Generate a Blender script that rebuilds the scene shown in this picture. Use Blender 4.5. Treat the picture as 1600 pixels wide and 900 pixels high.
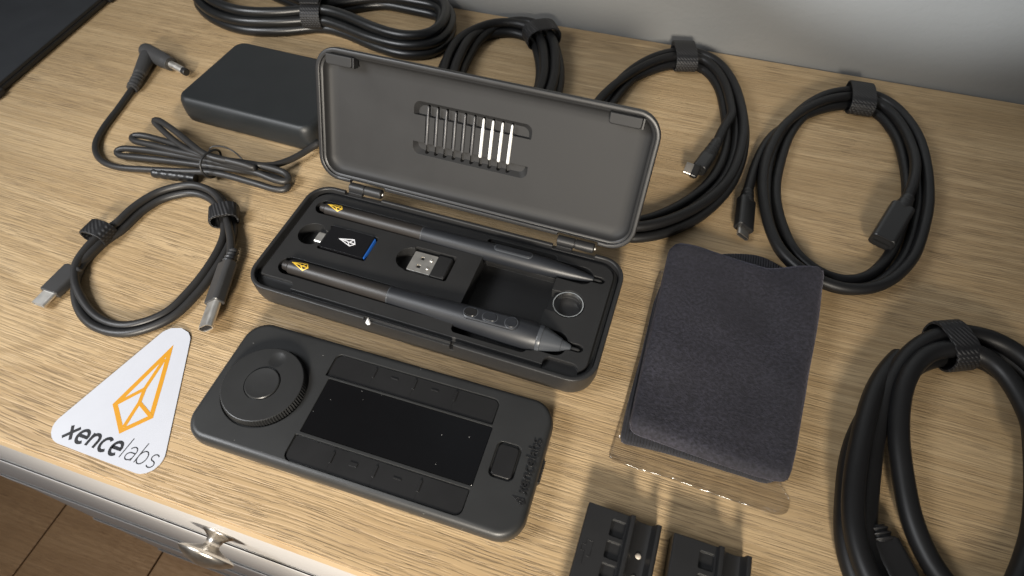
import bpy, bmesh, math, random
from mathutils import Vector, Matrix, noise

for o in list(bpy.data.objects):
    bpy.data.objects.remove(o)
S = 0.001                      # all sizes below are in millimetres
scene = bpy.context.scene
COL = scene.collection
random.seed(7)

# ------------------------------------------------------------------ camera
# axes: X along the dresser, Y towards the wall, Z up, origin on the dresser top below the camera
CAM_H, FPX = 257.23, 913.0
RIGHT = Vector((0.952932, 0.303183, 0.0))
UP = Vector((-0.244613, 0.768649, 0.591052))
FWD = Vector((-0.179122, 0.563257, -0.806633))
cam = bpy.data.cameras.new('camera')
cam.sensor_width = 36.0
cam.lens = FPX / 1600 * 36
cam.clip_start = 0.01
cam.clip_end = 20
cam.dof.use_dof = True
cam.dof.focus_distance = 0.315
cam.dof.aperture_fstop = 16.0
cam_o = bpy.data.objects.new('camera', cam)
COL.objects.link(cam_o)
M = Matrix((RIGHT, UP, -FWD)).transposed().to_4x4()
M.translation = Vector((0, 0, CAM_H)) * S
cam_o.matrix_world = M
scene.camera = cam_o

# ------------------------------------------------------------------ light
world = bpy.data.worlds.new('World')
scene.world = world
world.use_nodes = True
bg = world.node_tree.nodes['Background']
wnt = world.node_tree
wtc = wnt.nodes.new('ShaderNodeTexCoord')
wno = wnt.nodes.new('ShaderNodeTexNoise')
wno.inputs['Scale'].default_value = 2.2
wno.inputs['Detail'].default_value = 2
wrp = wnt.nodes.new('ShaderNodeValToRGB')          # a dim room: brown furniture tones and pale walls
wrp.color_ramp.elements[0].position, wrp.color_ramp.elements[0].color = 0.38, (0.30, 0.20, 0.15, 1)
wrp.color_ramp.elements[1].position, wrp.color_ramp.elements[1].color = 0.62, (1.0, 1.08, 1.15, 1)
wnt.links.new(wtc.outputs['Generated'], wno.inputs['Vector'])
wnt.links.new(wno.outputs[0], wrp.inputs[0])
wnt.links.new(wrp.outputs[0], bg.inputs[0])
bg.inputs[1].default_value = 0.15

def aim(o, loc, target):
    o.location = Vector(loc) * S
    o.rotation_euler = (Vector(target) - Vector(loc)).to_track_quat('-Z', 'Y').to_euler()

def spot(name, loc, target, energy, color, angle, blend, radius):
    l = bpy.data.lights.new(name, 'SPOT')
    l.energy = energy
    l.color = color
    l.spot_size = math.radians(angle)
    l.spot_blend = blend
    l.shadow_soft_size = radius * S
    o = bpy.data.objects.new(name, l)
    COL.objects.link(o)
    aim(o, loc, target)
    return o

def area(name, loc, target, energy, color, sx, sy, spread=180):
    l = bpy.data.lights.new(name, 'AREA')
    l.shape = 'RECTANGLE'
    l.size, l.size_y = sx * S, sy * S
    l.energy = energy
    l.color = color
    l.spread = math.radians(spread)
    o = bpy.data.objects.new(name, l)
    COL.objects.link(o)
    aim(o, loc, target)
    return o

spot('room_lamp', (150, -1020, 520), (-95, 90, 0), 135, (1.0, 0.915, 0.79), 31, 1.0, 120)
area('window_light', (-600, -200, 580), (-310, 140, 0), 2.9, (0.95, 0.97, 1.0), 340, 300, 118)
spot('added_wall_spot', (-250, -350, 620), (95, 446, 290), 85, (0.95, 0.98, 1.0), 27, 0.16, 22)  # added lamp; its cone edge leaves the dark band along the wall's foot

scene.view_settings.view_transform = 'Standard'
scene.view_settings.look = 'None'
scene.view_settings.exposure = 0.0
scene.view_settings.gamma = 1.0
scene.render.engine = 'CYCLES'
scene.cycles.max_bounces = 8
scene.cycles.transparent_max_bounces = 16

# ------------------------------------------------------------------ geometry helpers (mm)
def px(x, y, z=0.0):
    """photo pixel -> point on the level z"""
    d = FWD + RIGHT * ((x - 800) / FPX) - UP * ((y - 450) / FPX)
    k = (z - CAM_H) / d.z
    return Vector((d.x * k, d.y * k, z))

class Thing:
    pass

def props(o, label=None, cat=None, group=None, kind=None):
    if label: o['label'] = label
    if cat: o['category'] = cat
    if group: o['group'] = group
    if kind: o['kind'] = kind
    return o

def thing(name, label, cat, loc=(0, 0, 0), rot=0.0, group=None):
    o = bpy.data.objects.new(name, None)
    COL.objects.link(o)
    o.empty_display_size = 0.01
    o.location = Vector(loc) * S
    o.rotation_euler = (0, 0, rot)
    props(o, label, cat, group)
    return o

def root_of(o):
    while o.parent: o = o.parent
    return o

def inv_of(o):
    r = root_of(o)
    m = Matrix.Translation(r.location / S) @ r.rotation_euler.to_matrix().to_4x4()
    return m.inverted()

def mkmesh(name, V, F, mat, smooth=False, autosmooth=None):
    me = bpy.data.meshes.new(name)
    me.from_pydata([tuple(Vector(v) * S) for v in V], [], F)
    bm = bmesh.new()
    bm.from_mesh(me)
    bmesh.ops.recalc_face_normals(bm, faces=bm.faces)
    if smooth:
        for f in bm.faces: f.smooth = True
        if autosmooth:
            a = math.radians(autosmooth)
            for e in bm.edges:
                if len(e.link_faces) == 2 and e.calc_face_angle(0) > a: e.smooth = False
    bm.to_mesh(me)
    bm.free()
    if mat: me.materials.append(mat)
    return me

def obj(name, geo, mat, parent=None, smooth=False, auto=None, world=False, kind=None):
    V, F = geo
    if world and parent is not None:
        iv = inv_of(parent)
        V = [iv @ Vector(v) for v in V]
    o = bpy.data.objects.new(name, mkmesh(name, V, F, mat, smooth or bool(auto), auto))
    COL.objects.link(o)
    if parent is not None: o.parent = parent
    if kind: o['kind'] = kind
    if auto: weighted(o)
    return o

def join(*gs):
    V, F = [], []
    for v, f in gs:
        n = len(V)
        V += list(v)
        F += [tuple(i + n for i in q) for q in f]
    return V, F

def xf(geo, m):
    return [m @ Vector(v) for v in geo[0]], geo[1]

def frame(o, xd, up=(0, 0, 1)):
    x = Vector(xd).normalized()
    z = Vector(up)
    y = z.cross(x).normalized()
    z = x.cross(y).normalized()
    m = Matrix((x, y, z)).transposed().to_4x4()
    m.translation = Vector(o)
    return m

def loft(rings, cap0=True, cap1=True, closed=False):
    n = len(rings[0])
    V = [v for r in rings for v in r]
    F = []
    m = len(rings)
    for i in range(m if closed else m - 1):
        a, b = i * n, ((i + 1) % m) * n
        for j in range(n):
            k = (j + 1) % n
            F.append((a + j, a + k, b + k, b + j))
    if not closed:
        if cap0: F.append(tuple(range(n))[::-1])
        if cap1: F.append(tuple((m - 1) * n + j for j in range(n)))
    return V, F

def rr(w, d, r, cx=0, cy=0, n=6, z=0.0):
    """rounded rectangle ring; r may be 4 radii (BL, BR, TR, TL)"""
    rs = r if isinstance(r, (tuple, list)) else (r,) * 4
    out = []
    for (sx, sy, a0), q in zip(((-1, -1, 180), (1, -1, 270), (1, 1, 0), (-1, 1, 90)), rs):
        q = max(q, 0.01)
        ox, oy = cx + sx * (w / 2 - q), cy + sy * (d / 2 - q)
        for i in range(n + 1):
            a = math.radians(a0 + 90 * i / n)
            out.append(Vector((ox + q * math.cos(a), oy + q * math.sin(a), z)))
    return out

def plate(w, d, r, prof, cx=0, cy=0, n=6):
    """stacked rounded rectangles: prof = [(inset, z), ...]"""
    rs = r if isinstance(r, (tuple, list)) else (r,) * 4
    return loft([rr(w - 2 * i, d - 2 * i, tuple(max(q - i, 0.05) for q in rs), cx, cy, n, z) for i, z in prof])

def box(x0, x1, y0, y1, z0, z1, b=0.0):
    if b <= 0:
        return loft([[Vector((x0, y0, z)), Vector((x1, y0, z)), Vector((x1, y1, z)), Vector((x0, y1, z))] for z in (z0, z1)])
    w, d, cx, cy = x1 - x0, y1 - y0, (x0 + x1) / 2, (y0 + y1) / 2
    return plate(w, d, b * 1.5, [(b, z0), (0.3 * b, z0 + .3 * b), (0, z0 + b), (0, z1 - b), (0.3 * b, z1 - .3 * b), (b, z1)], cx, cy, 4)

def lathe(prof, n=32, m=None, ripple=None):
    """prof = [(x, r)] about the X axis"""
    rings = []
    for i, (x, r) in enumerate(prof):
        ring = []
        for j in range(n):
            a = 2 * math.pi * j / n
            q = r
            if ripple and ripple[i] and j % 2: q = r - ripple[i]
            ring.append(Vector((x, q * math.cos(a), q * math.sin(a))))
        rings.append(ring)
    g = loft(rings)
    return xf(g, m) if m else g

ZUP = Matrix(((0, 0, -1, 0), (0, 1, 0, 0), (1, 0, 0, 0), (0, 0, 0, 1)))   # X axis -> Z axis

def disc(cx, cy, prof, n=48, ripple=None):
    """turned about a vertical axis: prof = [(z, r)]"""
    return xf(lathe(prof, n, None, ripple), Matrix.Translation((cx, cy, 0)) @ ZUP)

def catmull(P, closed=False, step=2.5):
    P = [Vector(p) for p in P]
    out = []
    m = len(P)
    for i in range(m if closed else m - 1):
        if closed:
            p0, p1, p2, p3 = P[i - 1], P[i], P[(i + 1) % m], P[(i + 2) % m]
        else:
            p1, p2 = P[i], P[i + 1]
            p0 = P[i - 1] if i else p1 * 2 - p2
            p3 = P[i + 2] if i + 2 < m else p2 * 2 - p1
        k = max(2, int((p2 - p1).length / step))
        for j in range(k):
            t = j / k
            out.append(0.5 * ((2 * p1) + (p2 - p0) * t + (2 * p0 - 5 * p1 + 4 * p2 - p3) * t * t + (3 * p1 - p0 - 3 * p2 + p3) * t ** 3))
    if not closed: out.append(P[-1])
    return out

def smooth_path(P, it=3):
    P = list(P)
    for _ in range(it):
        P = [P[0]] + [(P[i - 1] + P[i] * 2 + P[i + 1]) / 4 for i in range(1, len(P) - 1)] + [P[-1]]
    return P

def tube(P, r, sides=12, taper=None):
    n = len(P)
    rings = []
    up = Vector((0, 0, 1))
    for i in range(n):
        t = (P[min(i + 1, n - 1)] - P[max(i - 1, 0)]).normalized()
        s = t.cross(up)
        if s.length < 1e-4: s = Vector((1, 0, 0))
        s.normalize()
        up = s.cross(t).normalized()
        q = r if taper is None else taper(i / (n - 1)) * r
        rings.append([P[i] + (s * math.cos(a) + up * math.sin(a)) * q for a in (2 * math.pi * j / sides for j in range(sides))])
    return loft(rings)

def sm(t):
    t = min(1, max(0, t))
    return t * t * (3 - 2 * t)

def coil(loop, slots, r, u0=0.0, u1=None, jitter=0.6, seed=0):
    """a cord that winds round the loop, one slot (outward, height) per turn"""
    L = catmull(loop, True, 3.0)
    n = len(L)
    C = sum(L, Vector()) / n
    # even arc length
    out = []
    u1 = len(slots) if u1 is None else u1
    steps = int((u1 - u0) * 150)
    for i in range(steps + 1):
        tau = u0 + (u1 - u0) * i / steps
        k = int(math.floor(tau))
        u = tau - k
        f = u * n
        a, b = L[int(f) % n], L[(int(f) + 1) % n]
        p = a.lerp(b, f - int(f))
        t = (L[(int(f) + 3) % n] - L[(int(f) - 3) % n])
        nn = Vector((t.y, -t.x, 0)).normalized()
        if nn.dot(p - C) < 0: nn = -nn
        s0, s1 = slots[k % len(slots)], slots[(k + 1) % len(slots)]
        w = sm((u - 0.72) / 0.28)
        dr = s0[0] + (s1[0] - s0[0]) * w
        dz = s0[1] + (s1[1] - s0[1]) * w
        j = noise.noise(Vector((math.cos(u * 6.283) * 1.3, math.sin(u * 6.283) * 1.3, k * 3.7 + seed)))
        j2 = noise.noise(Vector((math.cos(u * 6.283) * 1.3 + 9, math.sin(u * 6.283) * 1.3, k * 3.7 + seed)))
        p = p + nn * (dr + j * jitter * 2.5)
        p.z = r + dz * (1 - 0.12 * (j2 + .5)) if dz > 0 else r + 0.1
        out.append(p)
    return out

def ribbon(pts, w, z0, z1, closed=False, zf=None):
    """flat stroke of width w as a thin prism"""
    P = [Vector((p[0], p[1])) for p in pts]
    n = len(P)
    Lf, Rt = [], []
    for i in range(n):
        if closed:
            a, b = (P[i] - P[i - 1]).normalized(), (P[(i + 1) % n] - P[i]).normalized()
        else:
            a = (P[i] - P[i - 1]).normalized() if i else (P[1] - P[0]).normalized()
            b = (P[i + 1] - P[i]).normalized() if i < n - 1 else a
        t = (a + b)
        t = t.normalized() if t.length > 1e-6 else a
        nn = Vector((-t.y, t.x))
        k = w / 2 / max(0.3, nn.dot(Vector((-b.y, b.x))))
        Lf.append(P[i] + nn * k)
        Rt.append(P[i] - nn * k)
    zz = zf or (lambda x, y: 0.0)
    V, F = [], []
    for z in (z0, z1):
        for q in Lf + Rt: V.append(Vector((q.x, q.y, z + zz(q.x, q.y))))
    m = 2 * n
    for i in range(n if closed else n - 1):
        j = (i + 1) % n
        F.append((m + i, m + j, m + n + j, m + n + i))
        F.append((i, n + i, n + j, j))
        F.append((i, j, m + j, m + i))
        F.append((n + i, m + n + i, m + n + j, n + j))
    if not closed:
        F.append((0, m, m + n, n))
        F.append((n - 1, 2 * n - 1, m + 2 * n - 1, m + n - 1))
    return V, F

def arc(cx, cy, rx, ry, a0, a1, n=14):
    return [(cx + rx * math.cos(math.radians(a0 + (a1 - a0) * i / n)), cy + ry * math.sin(math.radians(a0 + (a1 - a0) * i / n))) for i in range(n + 1)]

GLYPH = {
    'x': (0.98, [[(0.0, 0), (0.86, 1)], [(0.08, 1), (0.80, 0)]]),
    'e': (1.06, [[(0.06, 0.52), (0.88, 0.52)] + arc(0.47, 0.5, 0.42, 0.5, 10, 312, 22)]),
    'n': (1.02, [[(0.07, 0), (0.07, 1)], [(0.07, 0.55)] + arc(0.44, 0.58, 0.36, 0.41, 165, 0, 12) + [(0.80, 0)]]),
    'c': (0.98, [arc(0.49, 0.5, 0.42, 0.5, 48, 312, 20)]),
    'l': (0.34, [[(0.10, 0), (0.10, 1.55)]]),
    'a': (0.98, [arc(0.42, 0.66, 0.33, 0.34, 155, 0, 12) + [(0.75, 0.0)], [(0.75, 0.57)] + arc(0.40, 0.285, 0.32, 0.285, 90, 270, 12) + [(0.60, 0.05), (0.75, 0.22)]]),
    'b': (1.00, [[(0.08, 0), (0.08, 1.55)], arc(0.47, 0.49, 0.39, 0.49, 180, -180, 26)]),
    's': (0.80, [arc(0.40, 0.75, 0.29, 0.25, 35, 262, 14) + arc(0.38, 0.25, 0.31, 0.25, 82, -145, 14)]),
}

def wordmark(z0, z1, bold=0.235, thin=0.075, slant=0.0):
    """strokes of the word in units of the x-height, baseline along +X"""
    geos = []
    x = 0.0
    k = 0
    for i, ch in enumerate('xencelabs'):
        adv, strokes = GLYPH[ch]
        w = bold if i < 5 else thin
        for st in strokes:
            st = [(x + px_ + py_ * slant, py_) for px_, py_ in st]
            geos.append(ribbon(st, w, z0, z1 + k * 0.0006))
            k += 1
        x += adv + (0.10 if i < 5 else 0.08)
    return join(*geos), x

LOGO_OUT = [(0.0, 1.0), (-0.30, 0.245), (-0.085, 0.0), (0.20, 0.20)]      # tip, left, foot, right
def logo(w, z0, z1):
    """the faceted diamond mark, tip up, one unit tall"""
    sp = lambda t: (-0.085 + 0.085 * t, t)
    a, b = sp(0.47), sp(0.36)
    def cut(P, closed=False):
        out = []
        for i in range(len(P) if closed else len(P) - 1):
            p, q = P[i], P[(i + 1) % len(P)]
            out += [(p[0] + (q[0] - p[0]) * j / 6, p[1] + (q[1] - p[1]) * j / 6) for j in range(6)]
        return out if closed else out + [P[-1]]
    gs = [ribbon(cut(LOGO_OUT, True), w, z0, z1, True),
          ribbon(cut([(-0.003, 0.93), (-0.020, 0.52), a, (-0.075, 0.06)]), w, z0, z1 + 0.0006),
          ribbon(cut([LOGO_OUT[1], a]), w, z0, z1 + 0.0012),
          ribbon(cut([b, LOGO_OUT[3]]), w, z0, z1 + 0.0018)]
    return join(*gs)

def boolean(o, cutters):
    """subtract closed meshes from o"""
    tmp = []
    for g in cutters:
        c = bpy.data.objects.new('cutter', mkmesh('cutter', g[0], g[1], None))
        COL.objects.link(c)
        tmp.append(c)
    mats = list(o.data.materials)
    par = o.parent
    o.parent = None
    for c in tmp:
        md = o.modifiers.new('cut', 'BOOLEAN')
        md.operation = 'DIFFERENCE'
        md.solver = 'EXACT'
        md.object = c
    dg = bpy.context.evaluated_depsgraph_get()
    dg.update()
    me = bpy.data.meshes.new_from_object(o.evaluated_get(dg))
    o.modifiers.clear()
    old = o.data
    o.data = me
    bpy.data.meshes.remove(old)
    me.materials.clear()
    for m_ in mats: me.materials.append(m_)
    for c in tmp: bpy.data.objects.remove(c)
    o.parent = par

def weighted(o):
    w = o.modifiers.new('weighted', 'WEIGHTED_NORMAL')
    w.keep_sharp = True
    w.weight = 90

def sharpen(o, deg=35):
    bm = bmesh.new()
    bm.from_mesh(o.data)
    a = math.radians(deg)
    for f in bm.faces: f.smooth = True
    for e in bm.edges:
        e.smooth = not (len(e.link_faces) == 2 and e.calc_face_angle(0) > a)
    bm.to_mesh(o.data)
    bm.free()
    weighted(o)

# ------------------------------------------------------------------ materials
def newmat(name):
    m = bpy.data.materials.new(name)
    m.use_nodes = True
    nt = m.node_tree
    return m, nt, nt.nodes['Principled BSDF']

def N(nt, typ, **kw):
    n = nt.nodes.new(typ)
    for k, v in kw.items(): setattr(n, k, v)
    return n

def ramp(nt, fac, stops):
    r = N(nt, 'ShaderNodeValToRGB')
    els = r.color_ramp.elements
    while len(els) < len(stops): els.new(0.5)
    for e, (p, c) in zip(els, stops):
        e.position = p
        e.color = c if len(c) == 4 else (*c, 1)
    nt.links.new(fac, r.inputs[0])
    return r.outputs[0]

def mapped(nt, scale, coord='Object', rot=(0, 0, 0), loc=(0, 0, 0)):
    tc = N(nt, 'ShaderNodeTexCoord')
    mp = N(nt, 'ShaderNodeMapping')
    mp.inputs['Scale'].default_value = scale
    mp.inputs['Rotation'].default_value = rot
    mp.inputs['Location'].default_value = loc
    nt.links.new(tc.outputs[coord], mp.inputs[0])
    return mp.outputs[0]

def noise_tex(nt, vec, scale, detail=3, rough=0.5, dist=0.0):
    n = N(nt, 'ShaderNodeTexNoise')
    n.inputs['Scale'].default_value = scale
    n.inputs['Detail'].default_value = detail
    n.inputs['Roughness'].default_value = rough
    n.inputs['Distortion'].default_value = dist
    nt.links.new(vec, n.inputs['Vector'])
    return n.outputs[0]

def mixc(nt, fac, a, b, mode='MIX'):
    m = N(nt, 'ShaderNodeMix', data_type='RGBA', blend_type=mode)
    for sock, v in ((m.inputs[0], fac), (m.inputs[6], a), (m.inputs[7], b)):
        if isinstance(v, (int, float)): sock.default_value = v
        elif isinstance(v, tuple): sock.default_value = v if len(v) == 4 else (*v, 1)
        else: nt.links.new(v, sock)
    return m.outputs[2]

def math_n(nt, op, a, b=None):
    m = N(nt, 'ShaderNodeMath', operation=op)
    for s, v in zip(m.inputs, (a, b)):
        if v is None: continue
        if isinstance(v, (int, float)): s.default_value = v
        else: nt.links.new(v, s)
    return m.outputs[0]

def bump(nt, h, strength, dist, normal=None):
    b = N(nt, 'ShaderNodeBump')
    b.inputs['Strength'].default_value = strength
    b.inputs['Distance'].default_value = dist
    nt.links.new(h, b.inputs['Height'])
    if normal is not None: nt.links.new(normal, b.inputs['Normal'])
    return b.outputs[0]

def plastic(name, col, rough=0.45, bev=0.35, grain=0.05, gscale=2600, spec=0.5, dust=0.0):
    """moulded plastic with a fine grain, rounded edges and a little dust"""
    m, nt, b = newmat(name)
    vec = mapped(nt, (1, 1, 1))
    n1 = noise_tex(nt, vec, gscale, 2)
    n2 = noise_tex(nt, vec, 45, 4)
    c = mixc(nt, n2, tuple(0.82 * v for v in col), tuple(1.18 * v for v in col))
    if dust:
        v = N(nt, 'ShaderNodeTexVoronoi')
        v.inputs['Scale'].default_value = 420
        nt.links.new(vec, v.inputs['Vector'])
        sel = math_n(nt, 'GREATER_THAN', N(nt, 'ShaderNodeSeparateColor').outputs[0], 2.0)
        sc = N(nt, 'ShaderNodeSeparateColor')
        nt.links.new(v.outputs['Color'], sc.inputs[0])
        sel = math_n(nt, 'GREATER_THAN', sc.outputs[0], 1.0 - dust)
        near = math_n(nt, 'LESS_THAN', v.outputs['Distance'], 0.065)
        fac = math_n(nt, 'MULTIPLY', sel, near)
        c = mixc(nt, fac, c, (0.42, 0.41, 0.39))
    nt.links.new(c, b.inputs['Base Color'])
    r = math_n(nt, 'MULTIPLY_ADD', n2, 0.16)
    r.node.inputs[2].default_value = rough - 0.08
    nt.links.new(r, b.inputs['Roughness'])
    b.inputs['Specular IOR Level'].default_value = spec
    bv = None
    if bev:
        bn = N(nt, 'ShaderNodeBevel', samples=4)
        bn.inputs['Radius'].default_value = bev * S
        bv = bn.outputs[0]
    nt.links.new(bump(nt, n1, grain, 0.0002, bv), b.inputs['Normal'])
    return m

def metal(name, col, rough=0.25):
    m, nt, b = newmat(name)
    b.inputs['Metallic'].default_value = 1
    vec = mapped(nt, (1, 1, 1))
    n = noise_tex(nt, vec, 180, 4)
    nt.links.new(mixc(nt, n, tuple(.85 * v for v in col), col), b.inputs['Base Color'])
    r = math_n(nt, 'MULTIPLY_ADD', n, 0.2)
    r.node.inputs[2].default_value = rough - 0.1
    nt.links.new(r, b.inputs['Roughness'])
    return m

def flat(name, col, rough=0.5):
    m, nt, b = newmat(name)
    vec = mapped(nt, (1, 1, 1))
    n = noise_tex(nt, vec, 120, 3)
    nt.links.new(mixc(nt, n, tuple(.94 * v for v in col), col), b.inputs['Base Color'])
    b.inputs['Roughness'].default_value = rough
    return m

def oak(name, light=(0.51, 0.372, 0.212), dark=(0.375, 0.258, 0.134), pore=(0.20, 0.138, 0.075), seed=0.0, arch=(0.4915, 0.157, 0.013)):
    m, nt, b = newmat(name)
    base = mapped(nt, (1, 1, 1), loc=(seed, seed * .3, 0))
    # slow sideways wander of the grain; strongest towards the dresser's left front
    wv = mapped(nt, (2.6, 7.0, 1), loc=(seed + 3.1, .7, 0))
    wander = noise_tex(nt, wv, 1.0, 2, 0.45)
    wv2 = mapped(nt, (11, 26, 1), loc=(seed, 2.2, 0))
    wander2 = noise_tex(nt, wv2, 1.0, 2)
    sep = N(nt, 'ShaderNodeSeparateXYZ')
    nt.links.new(base, sep.inputs[0])
    # arched (cathedral) figure opening from a point near the left front
    ax = math_n(nt, 'MINIMUM', math_n(nt, 'MAXIMUM', math_n(nt, 'ADD', sep.outputs[0], arch[0]), 0.0), 0.22)
    ay = math_n(nt, 'ADD', sep.outputs[1], arch[1])
    ar = math_n(nt, 'SQRT', math_n(nt, 'ADD', math_n(nt, 'MULTIPLY', ax, arch[2]), math_n(nt, 'MULTIPLY', ay, ay)))
    y1 = math_n(nt, 'MULTIPLY_ADD', wander, 0.010)
    nt.links.new(ar, y1.node.inputs[2])
    y2 = math_n(nt, 'MULTIPLY_ADD', wander2, 0.004)
    nt.links.new(y1, y2.node.inputs[2])
    comb = N(nt, 'ShaderNodeCombineXYZ')
    nt.links.new(sep.outputs[0], comb.inputs[0])
    nt.links.new(y2, comb.inputs[1])
    nt.links.new(math_n(nt, 'MULTIPLY', sep.outputs[1], 5.0), comb.inputs[2])
    # the finest fibres stay straighter than the figure
    y3 = math_n(nt, 'MULTIPLY_ADD', ar, 0.35)
    nt.links.new(sep.outputs[1], y3.node.inputs[2])
    y4 = math_n(nt, 'MULTIPLY_ADD', wander2, 0.004)
    nt.links.new(y3, y4.node.inputs[2])
    comb2 = N(nt, 'ShaderNodeCombineXYZ')
    nt.links.new(sep.outputs[0], comb2.inputs[0])
    nt.links.new(y4, comb2.inputs[1])
    def strip(sx, sy, detail, lo, hi, dist=0.0, z=0.0, src=None):
        mp = N(nt, 'ShaderNodeMapping')
        mp.inputs['Scale'].default_value = (sx, sy, 1)
        mp.inputs['Location'].default_value = (z, z * 1.7, 0)
        nt.links.new((src or comb).outputs[0], mp.inputs[0])
        f = noise_tex(nt, mp.outputs[0], 1.0, detail, 0.55, dist)
        r = N(nt, 'ShaderNodeMapRange', clamp=True, interpolation_type='SMOOTHSTEP')
        nt.links.new(f, r.inputs[0])
        r.inputs[1].default_value = lo
        r.inputs[2].default_value = hi
        return r.outputs[0]
    broad = strip(2.6, 48, 3, 0.36, 0.66, 0.1)
    rings = strip(3.4, 240, 2, 0.47, 0.58, 0.0, 4.0)
    fine = strip(8, 800, 2, 0.47, 0.60, 0.0, 7.0, comb2)
    pores = strip(40, 1700, 2, 0.535, 0.60, 0.0, 11.0, comb2)
    cl = noise_tex(nt, mapped(nt, (9, 20, 1), loc=(seed + 5, 1, 0)), 1.0, 3)
    clm = N(nt, 'ShaderNodeMapRange', clamp=True)
    nt.links.new(cl, clm.inputs[0])
    clm.inputs[1].default_value = 0.34
    clm.inputs[2].default_value = 0.62
    c = mixc(nt, broad, light, tuple(.35 * a + .65 * d for a, d in zip(light, dark)))
    c = mixc(nt, math_n(nt, 'MULTIPLY', rings, 0.62), c, dark)
    c = mixc(nt, math_n(nt, 'MULTIPLY', fine, 0.42), c, tuple(.75 * v for v in dark))
    pf = math_n(nt, 'MULTIPLY', math_n(nt, 'MULTIPLY', pores, clm.outputs[0]), 0.85)
    c = mixc(nt, pf, c, pore)
    nt.links.new(c, b.inputs['Base Color'])
    rg = math_n(nt, 'MULTIPLY_ADD', pores, 0.15)
    rg.node.inputs[2].default_value = 0.42
    nt.links.new(rg, b.inputs['Roughness'])
    b.inputs['Specular IOR Level'].default_value = 0.42
    hh = math_n(nt, 'ADD', math_n(nt, 'MULTIPLY', fine, 0.5), pores)
    inv = math_n(nt, 'SUBTRACT', 1.0, hh)
    nt.links.new(bump(nt, inv, 0.55, 0.0003), b.inputs['Normal'])
    return m

OAK = oak('oak_laminate')
OAK_EDGE = oak('oak_edge_band', (0.56, 0.43, 0.27), (0.47, 0.34, 0.20), (0.36, 0.24, 0.13), 4.0, (9.0, 9.0, 0.0))
FLOORW = oak('floor_laminate', (0.58, 0.35, 0.175), (0.46, 0.265, 0.125), (0.34, 0.185, 0.085), 9.0, (9.0, 9.0, 0.0))
BLACK = plastic('black_plastic', (0.014, 0.014, 0.0145), 0.42, 0.4, 0.06, dust=0.004)
CASE_M = plastic('case_plastic', (0.018, 0.018, 0.0185), 0.42, 0.45, 0.05, dust=0.003)
LID_M = plastic('lid_plastic', (0.025, 0.025, 0.0255), 0.56, 0.3, 0.05, spec=0.3)
TRAY_M = plastic('tray_plastic', (0.017, 0.017, 0.0173), 0.45, 0.4, 0.05, dust=0.003)
REMOTE_M = plastic('remote_plastic', (0.020, 0.0206, 0.021), 0.42, 0.4, 0.10, 1900, dust=0.04)
KEY_M = plastic('key_plastic', (0.013, 0.013, 0.0135), 0.30, 0.12, 0.05, dust=0.02)
GLASS_M = plastic('screen_glass', (0.003, 0.003, 0.0035), 0.10, 0, 0.0, dust=0.10)
DIAL_M = plastic('dial_plastic', (0.021, 0.0215, 0.022), 0.34, 0, 0.05)
RUBBER = plastic('cable_rubber', (0.007, 0.007, 0.0075), 0.46, 0, 0.05, 1500, spec=0.36)
RUBBER_G = plastic('cable_rubber_grey', (0.020, 0.0195, 0.0195), 0.44, 0, 0.05, 1500)
RUBBER_S = plastic('cable_rubber_shiny', (0.006, 0.0065, 0.007), 0.36, 0, 0.04, 1500)
PLUG_M = plastic('plug_plastic', (0.012, 0.012, 0.0125), 0.36, 0.3, 0.06)
PLUG_G = plastic('plug_plastic_grey', (0.045, 0.045, 0.046), 0.36, 0.3, 0.08)
ADAPT_M = plastic('adapter_plastic', (0.012, 0.014, 0.0155), 0.46, 0.5, 0.14, 1500)
CABINET_M = plastic('cabinet_metal', (0.020, 0.022, 0.025), 0.52, 0.6, 0.25, 900)
PEN_M = plastic('pen_soft_coating', (0.014, 0.0155, 0.019), 0.44, 0.2, 0.05)
PEN_BACK = plastic('pen_satin_barrel', (0.019, 0.0165, 0.015), 0.42, 0.2, 0.03)
PEN_CONE = plastic('pen_cone_grey', (0.055, 0.060, 0.068), 0.30, 0.2, 0.03)
CHIP_M = plastic('dongle_gloss', (0.006, 0.006, 0.007), 0.16, 0.2, 0.0, dust=0.01)
STEEL = metal('bright_steel', (0.86, 0.83, 0.77), 0.46)
CHROME = metal('chrome', (0.78, 0.77, 0.75), 0.16)
HOLE_DISC = flat('lit_wood_disc', (0.55, 0.49, 0.42), 0.35)  # colour of lit wood showing through the bracket holes
PEWTER = metal('pewter', (0.66, 0.62, 0.56), 0.34)
DULL = metal('dull_steel', (0.50, 0.47, 0.43), 0.40)
NIB_G = flat('nib_grey', (0.075, 0.075, 0.078), 0.35)
NIB_W = flat('nib_white', (0.80, 0.80, 0.78), 0.4)
WHITE = flat('sticker_white', (0.50, 0.52, 0.575), 0.32)
ORANGE = flat('sticker_orange', (0.56, 0.265, 0.018), 0.34)
INK = flat('sticker_ink', (0.013, 0.013, 0.015), 0.35)
YELLOW = flat('logo_yellow', (0.72, 0.47, 0.05), 0.35)
PRINTW = flat('logo_white', (0.72, 0.73, 0.76), 0.35)
BLUE = flat('usb_blue', (0.03, 0.16, 0.62), 0.3)
HOLE = flat('hole_black', (0.004, 0.004, 0.004), 0.8)
DRAWER = flat('drawer_paint', (0.62, 0.60, 0.58), 0.48)

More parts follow.
